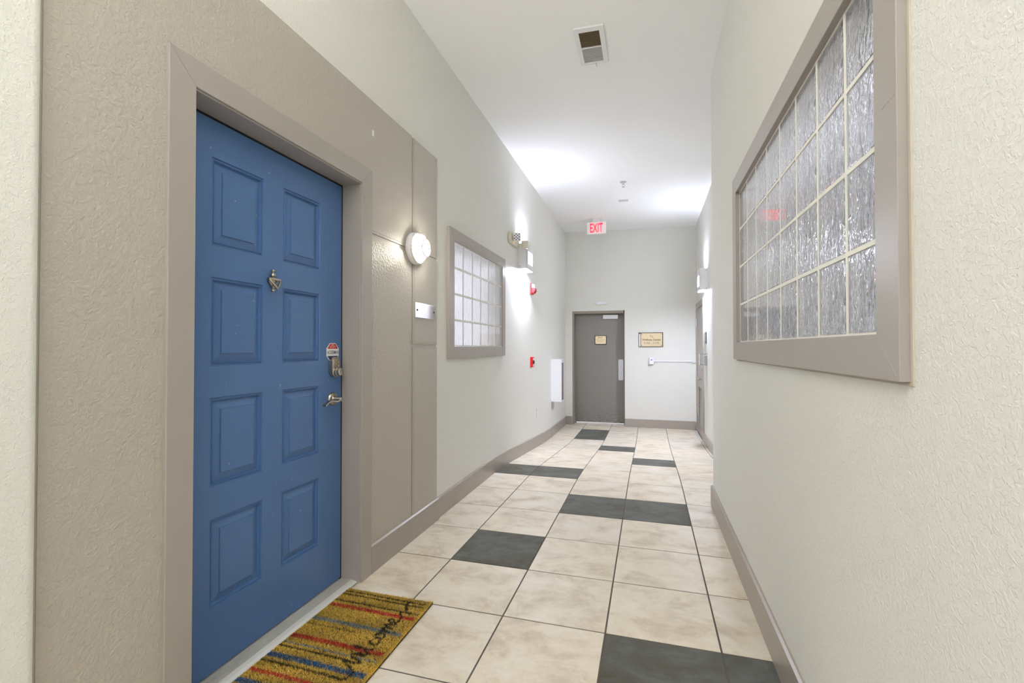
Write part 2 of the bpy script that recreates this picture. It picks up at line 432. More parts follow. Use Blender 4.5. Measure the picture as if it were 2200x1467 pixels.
# casing boards mitred at the corners
CY = (1.076, 1.168, 2.094, 2.186); CZ = (2.067, 2.160); CX = -1.4235
bm = bmn(); prism(bm, [(CY[0], .0), (CY[1], .0), (CY[1], CZ[0]), (CY[0], CZ[1])], 'x', XL-.002, CX); obj('casing_board', bm, 'tan_trim', d1, bevel=.003)
bm = bmn(); prism(bm, [(CY[2], .0), (CY[3], .0), (CY[3], CZ[1]), (CY[2], CZ[0])], 'x', XL-.002, CX); obj('casing_board', bm, 'tan_trim', d1, bevel=.003)
bm = bmn(); prism(bm, [(CY[1], CZ[0]), (CY[2], CZ[0]), (CY[3], CZ[1]), (CY[0], CZ[1])], 'x', XL-.002, CX-.0006); obj('casing_board', bm, 'tan_trim', d1, bevel=.002)
# threshold: ribbed bar and bright front lip
bm = bmn()
box(bm, -1.60, -1.480, 1.162, 2.089, .0, .0115)
for k in range(9): box(bm, -1.536+k*.006, -1.533+k*.006, 1.162, 2.089, .0115, .0135)
th = obj('threshold', bm, 'alu_dark', d1)
bm = bmn(); prism(bm, [(-1.480, .0), (-1.4445, .0), (-1.4455, .0045), (-1.462, .010), (-1.480, .0125)], 'y', 1.169, 2.089); obj('threshold_lip', bm, 'alu', th)
# door knocker
bm = bmn(); kx, ky = XD+.011, 1.606
lathe(bm, [(.001, 1.541), (.0055, 1.539), (.008, 1.534), (.0055, 1.529), (.004, 1.527), (.0105, 1.521), (.012, 1.516), (.0105, 1.511), (.005, 1.508), (.0075, 1.503), (.006, 1.498)], (kx, ky, 0), 'z', 16)
prism(bm, [(ky-.024, 1.500), (ky+.024, 1.500), (ky+.022, 1.489), (ky+.012, 1.474), (ky+.002, 1.461), (ky-.002, 1.461), (ky-.012, 1.474), (ky-.022, 1.489)], 'x', XD, XD+.012)
lathe(bm, [(.003, 1.470), (.0065, 1.465), (.0035, 1.459), (.0085, 1.454), (.0085, 1.450), (.004, 1.446), (.001, 1.440)], (kx, ky, 0), 'z', 16)
kn = obj('door_knocker', bm, 'nickel', d1, smooth=True); kn['label'] = 'satin nickel door knocker'
bm = bmn()
tube(bm, [(XD+.02, ky-.029, 1.497), (XD+.026, ky-.023, 1.485), (XD+.033, ky-.009, 1.468), (XD+.036, ky, 1.459), (XD+.033, ky+.009, 1.468), (XD+.026, ky+.023, 1.485), (XD+.02, ky+.029, 1.497)], [.004, .0045, .0052, .006, .0052, .0045, .004], 10)
box(bm, XD+.010, XD+.024, ky-.031, ky+.031, 1.4945, 1.5025)
obj('swing_ring', bm, 'nickel', kn, smooth=True)
# keypad deadbolt
kc = 2.008
bm = bmn(); hw, zt, zb, dep = .0285, 1.162, 1.060, .026
pl = [(kc+hw*math.cos(t), zt-hw+hw*math.sin(t)) for t in [math.pi*k/12 for k in range(13)]] + [(kc+hw*math.cos(t), zb+hw+hw*math.sin(t)) for t in [math.pi+math.pi*k/12 for k in range(13)]]
prism(bm, pl, 'x', XD, XD+dep)
kp = obj('keypad_lock', bm, 'nickel', d1, smooth=True, bevel=.002); kp['label'] = 'satin nickel keypad deadbolt'
for (a, b) in ((0, .0215), (-.016, .0135), (.016, .0135), (0, .004), (-.017, -.0045), (.017, -.0045)):
    bm = bmn(); lathe(bm, [(.0062, XD+dep-.001), (.0062, XD+dep+.0016), (.0050, XD+dep+.0024)], (0, kc+a, 1.122+b), 'x', 14); obj('key_button', bm, 'nickel', kp, smooth=True)
bm = bmn(); lathe(bm, [(.0235, XD+dep-.002), (.0235, XD+dep+.010), (.0195, XD+dep+.013), (.0195, XD+dep+.024), (.0175, XD+dep+.026), (.0125, XD+dep+.0262), (.0120, XD+dep+.0245)], (0, kc, 1.0875), 'x', 24); obj('lock_cylinder', bm, 'nickel', kp, smooth=True)
bxo('keyway', 'dark', kp, XD+dep+.0246, XD+dep+.0252, kc-.001, kc+.001, 1.0835, 1.0915)
# lever handle
hy, hz = 2.008, .950
bm = bmn(); lathe(bm, [(.0345, XD), (.0345, XD+.004), (.030, XD+.010), (.016, XD+.013), (.013, XD+.018), (.0125, XD+.050), (.010, XD+.056)], (0, hy, hz), 'x', 24)
lv = obj('lever_handle', bm, 'nickel', d1, smooth=True); lv['label'] = 'satin nickel lever handle'
bm = bmn()
path = [(0.0, .000), (-.012, -.006), (-.028, -.009), (-.048, -.006), (-.068, -.002), (-.086, -.005), (-.104, -.013), (-.116, -.021)]
for (a, b), (c, d) in zip(path, path[1:]):
    hexa(bm, [(XD+xx, hy+yy_, hz+zz) for xx in (.036, .056) for yy_, z0 in ((c, d), (a, b)) for zz in (z0-.0035, z0+.0035)])
bmesh.ops.remove_doubles(bm, verts=bm.verts, dist=.0004)
obj('lever', bm, 'nickel', lv, bevel=.0015)
# octagonal sticker above the lock
oy, oz = 2.010, 1.186
st = empty('security_sticker', (XD+.001, oy, oz), 'red white and blue octagonal security sticker tucked above the keypad lock', 'sticker')
def octo(a, h, cut, cz): return [(oy-a+cut, oz+h), (oy+a-cut, oz+h), (oy+a, oz+h-cz), (oy+a, oz-h+cz), (oy+a-cut, oz-h), (oy-a+cut, oz-h), (oy-a, oz-h+cz), (oy-a, oz+h-cz)]
bm = bmn(); prism(bm, octo(.047, .0455, .026, .0265), 'x', XD, XD+.0012); obj('sticker_backing', bm, 'white_plastic', st)
bm = bmn(); prism(bm, [(oy-.0195, oz+.0425), (oy+.0195, oz+.0425), (oy+.0415, oz+.0175), (oy-.0415, oz+.0175)], 'x', XD+.0010, XD+.0016); obj('red_field', bm, 'red_text', st)
bm = bmn(); prism(bm, [(oy-.0195, oz-.0425), (oy+.0195, oz-.0425), (oy+.0415, oz-.0190), (oy-.0415, oz-.0190)], 'x', XD+.0010, XD+.0016); obj('navy_field', bm, 'navy', st)
text('lettering', 'REAL', .0070, (XD+.0017, oy, oz+.0360), '+x', 'white_plastic', st, .024)
text('lettering', 'SECURITY', .0080, (XD+.0017, oy, oz+.0260), '+x', 'white_plastic', st, .046)
text('lettering', 'ACKERMAN', .0185, (XD+.0013, oy, oz-.0005), '+x', 'navy', st, .086, bold=.004)

# ================================================================== windows of glass block
def window(name, label, face_x, wall_x, glass_x, sgn, yi0, yi1, zi0, zi1, fw_, ncol, nrow):
    """sgn +1: room lies towards +x of the wall"""
    root = empty(name, (wall_x, (yi0+yi1)/2, zi0), label, 'window', 'structure')
    yo0, yo1, zo0, zo1 = yi0-fw_, yi1+fw_, zi0-fw_, zi1+fw_
    for pts in ([(yo0, zo0), (yo1, zo0), (yi1, zi0), (yi0, zi0)], [(yo0, zo1), (yi0, zi1), (yi1, zi1), (yo1, zo1)],
                [(yo0, zo0), (yi0, zi0), (yi0, zi1), (yo0, zo1)], [(yo1, zo0), (yo1, zo1), (yi1, zi1), (yi1, zi0)]):
        bm = bmn(); prism(bm, pts, 'x', wall_x-sgn*.001, face_x); obj('frame_board', bm, 'tan_trim', root, bevel=.0012, seg=1)
    # inner lining of the opening
    bm = bmn(); xa, xb = sorted((wall_x-sgn*.11, face_x-sgn*.003)); t = .006
    xa, xb = sorted((wall_x-sgn*.028, wall_x-sgn*.0012))
    box(bm, xa, xb, yi0-t, yi0, zi0-t, zi1+t); box(bm, xa, xb, yi1, yi1+t, zi0-t, zi1+t)
    box(bm, xa, xb, yi0, yi1, zi0-t, zi0); box(bm, xa, xb, yi0, yi1, zi1, zi1+t)
    obj('frame_lining', bm, 'tan_trim', root)
    py, pz = (yi1-yi0)/ncol, (zi1-zi0)/nrow; g = .0056
    x0, x1 = sorted((glass_x, glass_x-sgn*.078))
    bm = bmn(); m0, m1 = sorted((glass_x+sgn*.0004, glass_x-sgn*.014))
    for i in range(ncol+1): box(bm, m0, m1, yi0+i*py-g, yi0+i*py+g, zi0, zi1)
    for j in range(nrow+1): box(bm, m0+.0004, m1+.0004*sgn, yi0+.0003, yi1-.0003, zi0+j*pz-g, zi0+j*pz+g)
    obj('mortar', bm, 'mortar', root)
    bm = bmn(); hy_, hz_ = py/2-g+.0012, pz/2-g+.0012; hx = .007
    box(bm, -hx, hx, -hy_, hy_, -hz_, hz_)
    bmesh.ops.bevel(bm, geom=list(bm.edges), offset=.0058, segments=3, affect='EDGES', profile=.5)
    bmesh.ops.recalc_face_normals(bm, faces=bm.faces)
    me = bpy.data.meshes.new('glass_block'); bm.to_mesh(me); bm.free(); me.materials.append(M['glass' if sgn < 0 else 'glass_soft'])
    base = Vector(root.location)
    for i in range(ncol):
        for j in range(nrow):
            o = bpy.data.objects.new('glass_block', me); COL.objects.link(o); o.parent = root
            o.location = Vector((glass_x-sgn*hx, yi0+(i+.5)*py, zi0+(j+.5)*pz)) - base
    return root
window('window_1', 'smaller glass block window in a taupe frame on the left wall', -1.4235, XL, -1.437, 1, 3.290, 4.513, 1.219, 2.029, .092, 6, 4)
window('window_2', 'large glass block window in a taupe frame on the near right wall', .4495, XR, .469, -1, 1.133, 2.733, 1.236, 2.039, .0925, 8, 4)

w2 = bpy.data.objects['window_2']
bm = bmn(); box(bm, XR-.003, XR+.001, 1.0405-.011, 1.0405, 1.140, 2.134); box(bm, XR-.003, XR+.001, 1.0295, 2.83, 1.1365, 1.1435)  # caulk strips, with the shade along the frame put into their colour
obj('caulk_shade_strip', bm, simple('shaded_caulk', (196, 188, 170), .6), w2, bevel=.0015)
bm = bmn()
for a, b in ((0, .38), (.46, .62), (.72, .8), (.88, 1.0)):
    P0, P1 = Vector((.4493, 1.1006, 1.6846)), Vector((.4493, 1.0469, 1.6885))
    A, B = P0.lerp(P1, a), P0.lerp(P1, b); d = Vector((0, .0, .0005))
    bm.faces.new([bm.verts.new(v) for v in (A-d, B-d, B+d, A+d)])
obj('scratch', bm, 'dark', w2)
# ================================================================== door_2: grey exit door at the end
YD = YF+.200
d2 = empty('door_2', (-.866, YD, zf(8.5)), 'plain grey exit door recessed in the end wall', 'door', 'structure')
bm = bmn()
box(bm, FD[0]-.004, FD[0]+.030, YF+.012, YB, -.18, FD[2]+.004); box(bm, FD[1]-.022, FD[1]+.004, YF+.16, YB, -.18, FD[2]+.004); box(bm, FD[0]+.0301, FD[1]-.0221, YF+.012, YB, FD[2]-.046, FD[2]+.004)
box(bm, FD[0]+.030, FD[0]+.040, YD-.02, YB, -.18, FD[2]-.046); box(bm, FD[0], FD[1], YD-.02, YB, FD[2]-.058, FD[2]-.046)
obj('door_frame', bm, 'grey_frame', d2, bevel=.003)
lf = bxo('door_leaf', 'scuffed_door', d2, FD[0]+.041, FD[1]-.023, YD, YD+.045, -.147, FD[2]-.060, bevel=.002)
bxo('push_plate', 'steel', d2, -.528, -.440, YD-.004, YD, .622, .995, bevel=.001)
for dx, dz in ((-.036, .36), (.036, .36), (-.036, .17), (.036, .17), (-.036, .01), (.036, .01), (0, .24), (0, .12)):
    bm = bmn(); lathe(bm, [(.0045, YD-.006), (.0045, YD-.0035)], (-.484+dx, 0, .622+dz), 'y', 10); obj('screw', bm, 'dark', bpy.data.objects['push_plate'])
cl = bxo('door_closer', 'white', d2, -.792, -.530, YD-.058, YD, 1.722, 1.797, bevel=.004)
# brass plate on that door
ds = empty('door_notice', (-.84, YD-.008, 1.26), 'small brass notice plate fixed on the grey exit door', 'sign')
bxo('bevelled_rim', 'bronze_edge', ds, -.946, -.734, YD-.010, YD, 1.262, 1.429, bevel=.004)
bxo('brass_face', 'brass', ds, -.934, -.745, YD-.0125, YD-.009, 1.274, 1.417)
for sx in (-.922, -.757):
    for sz in (1.287, 1.404):
        bm = bmn(); lathe(bm, [(.006, YD-.016), (.006, YD-.012)], (sx, 0, sz), 'y', 10); obj('screw', bm, 'ink', ds)
text('lettering', 'EXIT', .026, (-.84, YD-.0126, 1.389), '-y', 'ink', ds, .088, bold=.01)
text('lettering', 'Security Access', .017, (-.84, YD-.0126, 1.349), '-y', 'ink', ds, .150)
text('lettering', 'Required', .017, (-.84, YD-.0126, 1.322), '-y', 'ink', ds, .100)
# door alarm contact above the door
sn = empty('door_sensor', (-.805, YF, 1.96), 'slim white sensor box mounted above the grey exit door', 'sensor')
bxo('sensor_body', 'white', sn, -.883, -.707, YF-.035, YF, 1.972, 2.016, bevel=.005)
bxo('sensor_base', 'cream_plastic', sn, -.905, -.775, YF-.018, YF, 1.960, 1.974, bevel=.003)
bm = bmn(); tube(bm, [(-.905, YF-.01, 1.985), (-.925, YF-.008, 1.992), (-.928, YF-.004, 1.975), (-.905, YF-.004, 1.967)], .004, 6); obj('sensor_wire', bm, 'cream_plastic', sn, smooth=True)

# wall sign to the right of the door
ws = empty('directory_sign', (.032, YF, 1.215), 'brass directory sign with engraved lettering on the end wall', 'sign')
bxo('bevelled_rim', 'bronze_edge', ws, -.171, .234, YF-.012, YF, 1.215, 1.467, bevel=.006)
bxo('brass_face', 'brass', ws, -.132, .222, YF-.0145, YF-.010, 1.226, 1.456)
bxo('slider_strip', 'chrome', ws, -.162, -.140, YF-.018, YF-.010, 1.224, 1.446, bevel=.002)
for sx in (-.118, .208):
    for sz in (1.243, 1.439):
        bm = bmn(); lathe(bm, [(.0075, YF-.019), (.0075, YF-.014)], (sx, 0, sz), 'y', 10); obj('screw', bm, 'ink', ws)
text('lettering', 'To', .034, (.045, YF-.0147, 1.400), '-y', 'ink', ws, .056)
text('lettering', 'Wellness Center', .032, (.045, YF-.0147, 1.343), '-y', 'ink', ws, .310, bold=.022)
text('lettering', '1155 - 1175', .034, (.045, YF-.0147, 1.287), '-y', 'ink', ws, .240)

# card reader and surface conduit
cr = empty('card_reader', (.034, YF, .92), 'small white card reader on the end wall under the directory sign', 'card reader')
bxo('reader_base', 'cream_plastic', cr, -.008, .075, YF-.022, YF, .912, 1.036, bevel=.004)
bxo('reader_body', 'white', cr, .006, .080, YF-.046, YF-.020, .918, 1.040, bevel=.008)
bxo('indicator', 'blue_led', cr, .030, .056, YF-.0475, YF-.045, .990, 1.004)
cd = empty('cable_trunking', (.4, YF, .96), 'white cable trunking running from the card reader to the corner', 'cable trunking')
bxo('trunking_channel', 'white', cd, .080, .692, YF-.016, YF, .966, .984, bevel=.002)
bxo('trunking_end_box', 'white', cd, .690, .748, YF-.030, YF, .952, .986, bevel=.003)

# ================================================================== door_3: louvred door on the far right wall
d3 = empty('door_3', (.75, 7.77, zf(7.8)), 'taupe door with a louvred lower vent at the far right', 'door', 'structure')
c0, c1, c2, c3 = 7.228, 7.318, 8.212, 8.300; XC = .7505
bm = bmn(); prism(bm, [(c0, -.172), (c1, -.172), (c1, 1.838), (c0, 1.930)], 'x', XN+.001, XC); obj('casing_board', bm, 'taupe_base', d3, bevel=.003)
bm = bmn(); prism(bm, [(c2, -.172), (c3, -.172), (c3, 1.930), (c2, 1.838)], 'x', XN+.001, XC); obj('casing_board', bm, 'taupe_base', d3, bevel=.003)
bm = bmn(); prism(bm, [(c1, 1.838), (c2, 1.838), (c3, 1.930), (c0, 1.930)], 'x', XN+.001, XC); obj('casing_board', bm, 'taupe_base', d3, bevel=.003)
LX = .7615
bm = bmn(); LV = (7.405, 7.935, .0, .592)
a0, a1 = 7.324, 8.206
box(bm, LX, LX+.04, a0, LV[0], -.160, 1.834); box(bm, LX, LX+.04, LV[1], a1, -.160, 1.834)
box(bm, LX, LX+.04, LV[0], LV[1], -.160, LV[2]); box(bm, LX, LX+.04, LV[0], LV[1], LV[3], 1.834)
obj('door_leaf', bm, 'taupe_base', d3)
bm = bmn(); t = .02
box(bm, LX-.006, LX+.001, LV[0]-t, LV[0], LV[2]-t, LV[3]+t); box(bm, LX-.006, LX+.001, LV[1], LV[1]+t, LV[2]-t, LV[3]+t)
box(bm, LX-.006, LX+.001, LV[0], LV[1], LV[2]-t, LV[2]); box(bm, LX-.006, LX+.001, LV[0], LV[1], LV[3], LV[3]+t)
lv3 = obj('louvre_frame', bm, 'taupe_base', d3)
bxo('louvre_backing', 'void_shade', lv3, LX+.030, LX+.034, LV[0], LV[1], LV[2], LV[3])  # sheet coloured dark like the shade behind the slats
ns = 19
bm = bmn(); z = LV[2]; st_ = (LV[3]-LV[2])/ns
prism(bm, [(LX-.003, .0), (LX-.001, .0), (LX+.026, .024), (LX+.024, .024)], 'y', LV[0], LV[1])
bmesh.ops.recalc_face_normals(bm, faces=bm.faces)
sm = bpy.data.meshes.new('slat'); bm.to_mesh(sm); bm.free(); sm.materials.append(M['taupe_base'])
for k in range(ns):
    o = bpy.data.objects.new('slat', sm); COL.objects.link(o); o.parent = lv3; o.location = -world_of(lv3) + Vector((0, 0, LV[2]+k*st_+.003))
for hz0 in (1.565, .778, -.010):
    bm = bmn(); lathe(bm, [(.008, hz0), (.008, hz0+.115)], (XC-.004, 8.209, 0), 'z', 12); box(bm, XC-.002, XC+.0008, 8.185, 8.235, hz0, hz0+.115); obj('hinge', bm, 'steel', d3, smooth=True)
bm = bmn(); lathe(bm, [(.026, LX), (.026, LX-.008), (.011, LX-.012), (.011, LX-.045)], (0, 7.50, .735), 'x', 16); box(bm, LX-.055, LX-.043, 7.49, 7.61, .727, .744); obj('lever_handle', bm, 'chrome', d3, smooth=True)
bm = bmn(); lathe(bm, [(.022, LX), (.022, LX-.012), (.014, LX-.016)], (0, 7.40, .878), 'x', 16); obj('deadbolt', bm, 'chrome', d3, smooth=True)
bm = bmn()
prism(bm, [(.70, -.172), (.748, -.172), (.748, -.160), (.715, -.163)], 'y', c1, c2); obj('threshold', bm, 'alu_dark', d3)

# room sign and thermostat guard next to that door
rs = empty('room_sign', (XN, 7.07, 1.26), 'small grey room sign beside the louvred door', 'sign')
bxo('sign_plate', 'steel', rs, XN-.008, XN, 6.945, 7.20, 1.262, 1.420, bevel=.002)
bxo('sign_edge', 'dark', rs, XN-.010, XN+.001, 6.925, 6.945, 1.258, 1.424)
for yy_ in (6.98, 7.165):
    for zz in (1.285, 1.397):
        bm = bmn(); lathe(bm, [(.007, XN-.012), (.007, XN-.007)], (0, yy_, zz), 'x', 10); obj('screw', bm, 'dark', rs)
tg = empty('thermostat', (XN, 6.93, .97), 'white thermostat under a clear guard cover by the louvred door', 'thermostat')
bxo('thermostat_body', 'white_plastic', tg, XN-.040, XN, 6.875, 7.00, .995, 1.095, bevel=.005)
bm = bmn(); gx, gy0, gy1, gz0, gz1 = XN-.092, 6.845, 7.05, .968, 1.122
box(bm, gx, gx+.004, gy0, gy1, gz0, gz1); box(bm, gx+.004, XN-.001, gy0, gy0+.004, gz0, gz1); box(bm, gx+.004, XN-.001, gy1-.004, gy1, gz0, gz1)
box(bm, gx+.004, XN-.001, gy0+.004, gy1-.004, gz1-.004, gz1); box(bm, gx+.004, XN-.001, gy0+.004, gy1-.004, gz0, gz0+.004)
obj('guard_cover', bm, 'acrylic', tg)

# ================================================================== lamps on the walls
def sconce(x, sgn, y0, z0, label):
    root = empty('wall_sconce', (x, y0+.151, z0), label, 'wall light', None, 'box sconces')
    y1, z1 = y0+.303, z0+.296; dx = .102; t = .003
    X = lambda a, b: sorted((x+sgn*a, x+sgn*b))
    bm = bmn()
    box(bm, *X(0, .004), y0+t, y1-t, z0, z1)
    box(bm, *X(0, dx), y0, y0+t, z0, z1); box(bm, *X(0, dx), y1-t, y1, z0, z1)
    s0, s1, h0, h1 = y0+.074, y0+.268, z0+.070, z0+.210
    fx = X(dx-t, dx)
    box(bm, *fx, y0, s0, z0, z1); box(bm, *fx, s1, y1, z0, z1); box(bm, *fx, s0, s1, z0, h0); box(bm, *fx, s0, s1, h1, z1)
    obj('housing', bm, 'white', root)
    bxo('slot_lens', 'lens_slot', root, *X(dx-.0075, dx-.0045), s0-.008, s1+.008, h0-.008, h1+.008)
    bxo('lower_lens', 'lens_cool', root, *X(.012, dx-.010), y0+.012, y1-.012, z0+.010, z0+.014)
    bxo('upper_lens', 'lens_up', root, *X(.028, dx-.010), y0+.012, y0+.135, z1-.052, z1-.048)
    bxo('upper_lens', 'lens_up', root, *X(.028, dx-.010), y0+.168, y1-.012, z1-.052, z1-.048)
    bxo('ballast', 'white', root, *X(.012, dx-.010), y0+.136, y0+.167, z1-.080, z1-.004)
    for zz in (z0+.03, z1-.03):
        bm = bmn(); lathe(bm, [(.004, y0-.003), (.004, y0+.001)], (x+sgn*.012, 0, zz), 'y', 8); obj('screw', bm, 'dark', root)
    return root
sconce(XL, 1, 5.194, 2.122, 'white box sconce glowing on the left wall beside the emergency light')
sconce(XN, -1, 6.775, 1.988, 'white box sconce glowing on the far right wall above the louvred door')

# round bulkhead lamp on the tan panel
ly, lz = 2.662, 1.838
bl = empty('bulkhead_lamp', (XP, ly, lz), 'round white caged bulkhead lamp lit on the tan panel by the blue door', 'wall light')
bm = bmn(); lathe(bm, [(.096, XP-.006), (.101, XP+.004), (.101, XP+.022), (.096, XP+.030), (.086, XP+.033)], (0, ly, lz), 'x', 40); obj('lamp_base', bm, 'lamp_white', bl, smooth=True)
bm = bmn(); lathe(bm, [(.080, XP+.030), (.079, XP+.050), (.070, XP+.068), (.050, XP+.080), (.024, XP+.085), (.003, XP+.086)], (0, ly, lz), 'x', 40); obj('globe', bm, 'lens_warm', bl, smooth=True)
bm = bmn()
ring = lambda r, h, n=32: [(XP+h, ly+r*math.cos(2*math.pi*k/n), lz+r*math.sin(2*math.pi*k/n)) for k in range(n+1)]
tube(bm, ring(.091, .036), .0055, 8)
tube(bm, ring(.055, .090), .0045, 8)
for a in (math.pi/2, math.pi*3/2, 0, math.pi):
    pr = [(.091, .036), (.087, .058), (.076, .078), (.055, .090)]
    tube(bm, [(XP+h, ly+rr*math.cos(a), lz+rr*math.sin(a)) for rr, h in pr], .004, 8)
tube(bm, [(XP+.0915, ly-.055, lz), (XP+.0935, ly, lz), (XP+.0915, ly+.055, lz)], .004, 8)
obj('wire_guard', bm, 'lamp_white', bl, smooth=True)

# chrome name plate under it
np_ = empty('name_plate', (XP, 2.83, 1.40), 'blank polished chrome plate on the tan panel below the bulkhead lamp', 'sign')
bxo('plate', 'chrome', np_, XP-.003, XP+.0075, 2.679, 2.964, 1.402, 1.502, bevel=.003)
for yy_ in (2.703, 2.944):
    bm = bmn(); lathe(bm, [(.0065, XP+.0065), (.0065, XP+.0095), (.004, XP+.0115)], (0, yy_, 1.452), 'x', 12); obj('screw', bm, 'dark', np_, smooth=True)
tag(bxo('wall_clip', 'white_plastic', None, XP-.001, XP+.003, 2.1975, 2.2115, 2.360, 2.391), 'tiny white plastic clip high on the tan panel above the blue door', 'clip')

# ================================================================== fire and safety devices on the left wall
el = empty('emergency_light', (XL, 4.92, 2.33), 'cream twin head emergency light beside the left sconce', 'emergency light')
bm = bmn(); prism(bm, [(4.770, 2.362), (4.80, 2.338), (5.09, 2.338), (5.115, 2.362), (5.115, 2.452), (5.09, 2.470), (4.770, 2.452)], 'x', XL, XL+.036); obj('housing', bm, 'cream_plastic', el, bevel=.008)
def head(c, ang, nm):
    bm = bmn(); box(bm, -.040, .040, -.022, .020, -.045, .045)
    bmesh.ops.bevel(bm, geom=list(bm.edges), offset=.012, segments=3, affect='EDGES', profile=.5)
    R = Matrix.Translation(c) @ Matrix.Rotation(ang, 4, 'Z') @ Matrix.Rotation(.12, 4, 'X')
    bmesh.ops.transform(bm, matrix=R, verts=bm.verts)
    h = obj('lamp_head', bm, 'cream_plastic', el, smooth=True)
    bm = bmn(); box(bm, -.034, .034, -.0245, -.021, -.038, .038); bmesh.ops.transform(bm, matrix=R, verts=bm.verts); obj('lens', bm, 'steel', h)
    for i in range(4):
        for j in range(5):
            bm = bmn(); lathe(bm, [(.0062, -.0265), (.0062, -.024)], (-.0255+i*.017, 0, -.030+j*.015), 'y', 8); bmesh.ops.transform(bm, matrix=R, verts=bm.verts); obj('bulb', bm, 'dark' if (i+j) % 2 else 'white', h)
    bm = bmn(); tube(bm, [(XL+.03, c[1]+.02, c[2]), (c[0], c[1]+.005, c[2])], .014, 10); obj('swivel', bm, 'cream_plastic', el, smooth=True)
head((XL+.085, 4.842, 2.405), math.radians(12), 0)
head((XL+.110, 5.080, 2.372), math.radians(205), 1)
bm = bmn(); lathe(bm, [(.006, XL+.035), (.006, XL+.039)], (0, 4.86, 2.350), 'x', 10); obj('indicator', bm, 'amber_led', el)

sb = empty('fire_alarm_strobe', (XL, 5.79, 1.89), 'red and white fire alarm strobe below the left sconce', 'fire alarm')
bxo('base', 'red', sb, XL, XL+.022, 5.731, 5.851, 1.888, 2.026, bevel=.004)
bm = bmn(); prism(bm, [(XL+.022, 1.905), (XL+.045, 1.900), (XL+.066, 1.93), (XL+.066, 1.965), (XL+.050, 1.967), (XL+.022, 1.967)], 'y', 5.742, 5.840); obj('horn', bm, 'red', sb, bevel=.004)
bm = bmn(); prism(bm, [(XL+.022, 1.968), (XL+.062, 1.968), (XL+.058, 2.012), (XL+.022, 2.018)], 'y', 5.747, 5.835); obj('strobe_lens', bm, 'white_plastic', sb, bevel=.004)
ps = empty('fire_pull_station', (XL, 5.79, .96), 'red fire alarm pull station low on the left wall under the strobe', 'fire alarm')
bxo('body', 'red', ps, XL, XL+.034, 5.748, 5.838, .960, 1.090, bevel=.006)
bxo('pull_handle', 'dark', ps, XL+.034, XL+.044, 5.765, 5.822, 1.005, 1.040, bevel=.003)
bxo('white_label', 'white_plastic', ps, XL+.0335, XL+.036, 5.765, 5.822, .972, .992)
bxo('white_label', 'white_plastic', ps, XL+.0335, XL+.036, 5.765, 5.822, 1.052, 1.072)

# extinguisher cabinet: surface box with a glazed door
ec = empty('extinguisher_cabinet', (XL, 7.173, .376), 'white fire extinguisher cabinet on the left wall near the far door', 'cabinet')
y0, y1, z0, z1, dx = 7.066, 7.281, .376, 1.030, .159
bm = bmn()
box(bm, XL, XL+.004, y0, y1, z0, z1); box(bm, XL+.004, XL+dx, y0, y0+.003, z0, z1); box(bm, XL+.004, XL+dx, y1-.003, y1, z0, z1)
box(bm, XL+.004, XL+dx, y0+.003, y1-.003, z0, z0+.003); box(bm, XL+.004, XL+dx, y0+.003, y1-.003, z1-.003, z1)
obj('body', bm, 'white', ec)
bm = bmn(); fx = (XL+dx, XL+dx+.004); b = .020
box(bm, *fx, y0, y0+b, z0, z1); box(bm, *fx, y1-b, y1, z0, z1); box(bm, *fx, y0+b, y1-b, z0, z0+b); box(bm, *fx, y0+b, y1-b, z1-.055, z1)
cdoor = obj('door', bm, 'white', ec)
bxo('door_pane', 'acrylic', cdoor, XL+dx-.002, XL+dx+.001, y0+b, y1-b, z0+b, z1-.055)
bm = bmn(); lathe(bm, [(.006, XL+dx+.003), (.006, XL+dx+.010)], (0, 7.173, z1-.03), 'x', 10); obj('latch', bm, 'dark', cdoor)
fe = empty('fire_extinguisher', (XL+.082, 7.173, z0+.003), 'fire extinguisher standing inside the white cabinet', 'fire extinguisher')
bm = bmn(); lathe(bm, [(.058, z0+.0032), (.060, z0+.02), (.060, z0+.36), (.050, z0+.40), (.022, z0+.425), (.020, z0+.44)], (XL+.082, 7.173, 0), 'z', 20); obj('cylinder', bm, 'red', fe, smooth=True)
bm = bmn(); lathe(bm, [(.017, z0+.438), (.017, z0+.475)], (XL+.082, 7.173, 0), 'z', 12); box(bm, XL+.070, XL+.094, 7.10, 7.185, z0+.478, z0+.488); box(bm, XL+.070, XL+.094, 7.10, 7.185, z0+.496, z0+.506); obj('valve', bm, 'dark', fe)
op = empty('outlet_plate', (XL, 6.125, .28), 'white wall outlet plate low on the left wall before the cabinet', 'outlet')
bxo('plate', 'white_plastic', op, XL, XL+.006, 6.086, 6.162, .280, .405, bevel=.002)
for zz in (.318, .368):
    bm = bmn(); lathe(bm, [(.016, XL+.005), (.016, XL+.0072)], (0, 6.124, zz), 'x', 16); obj('socket', bm, 'cream_plastic', op)

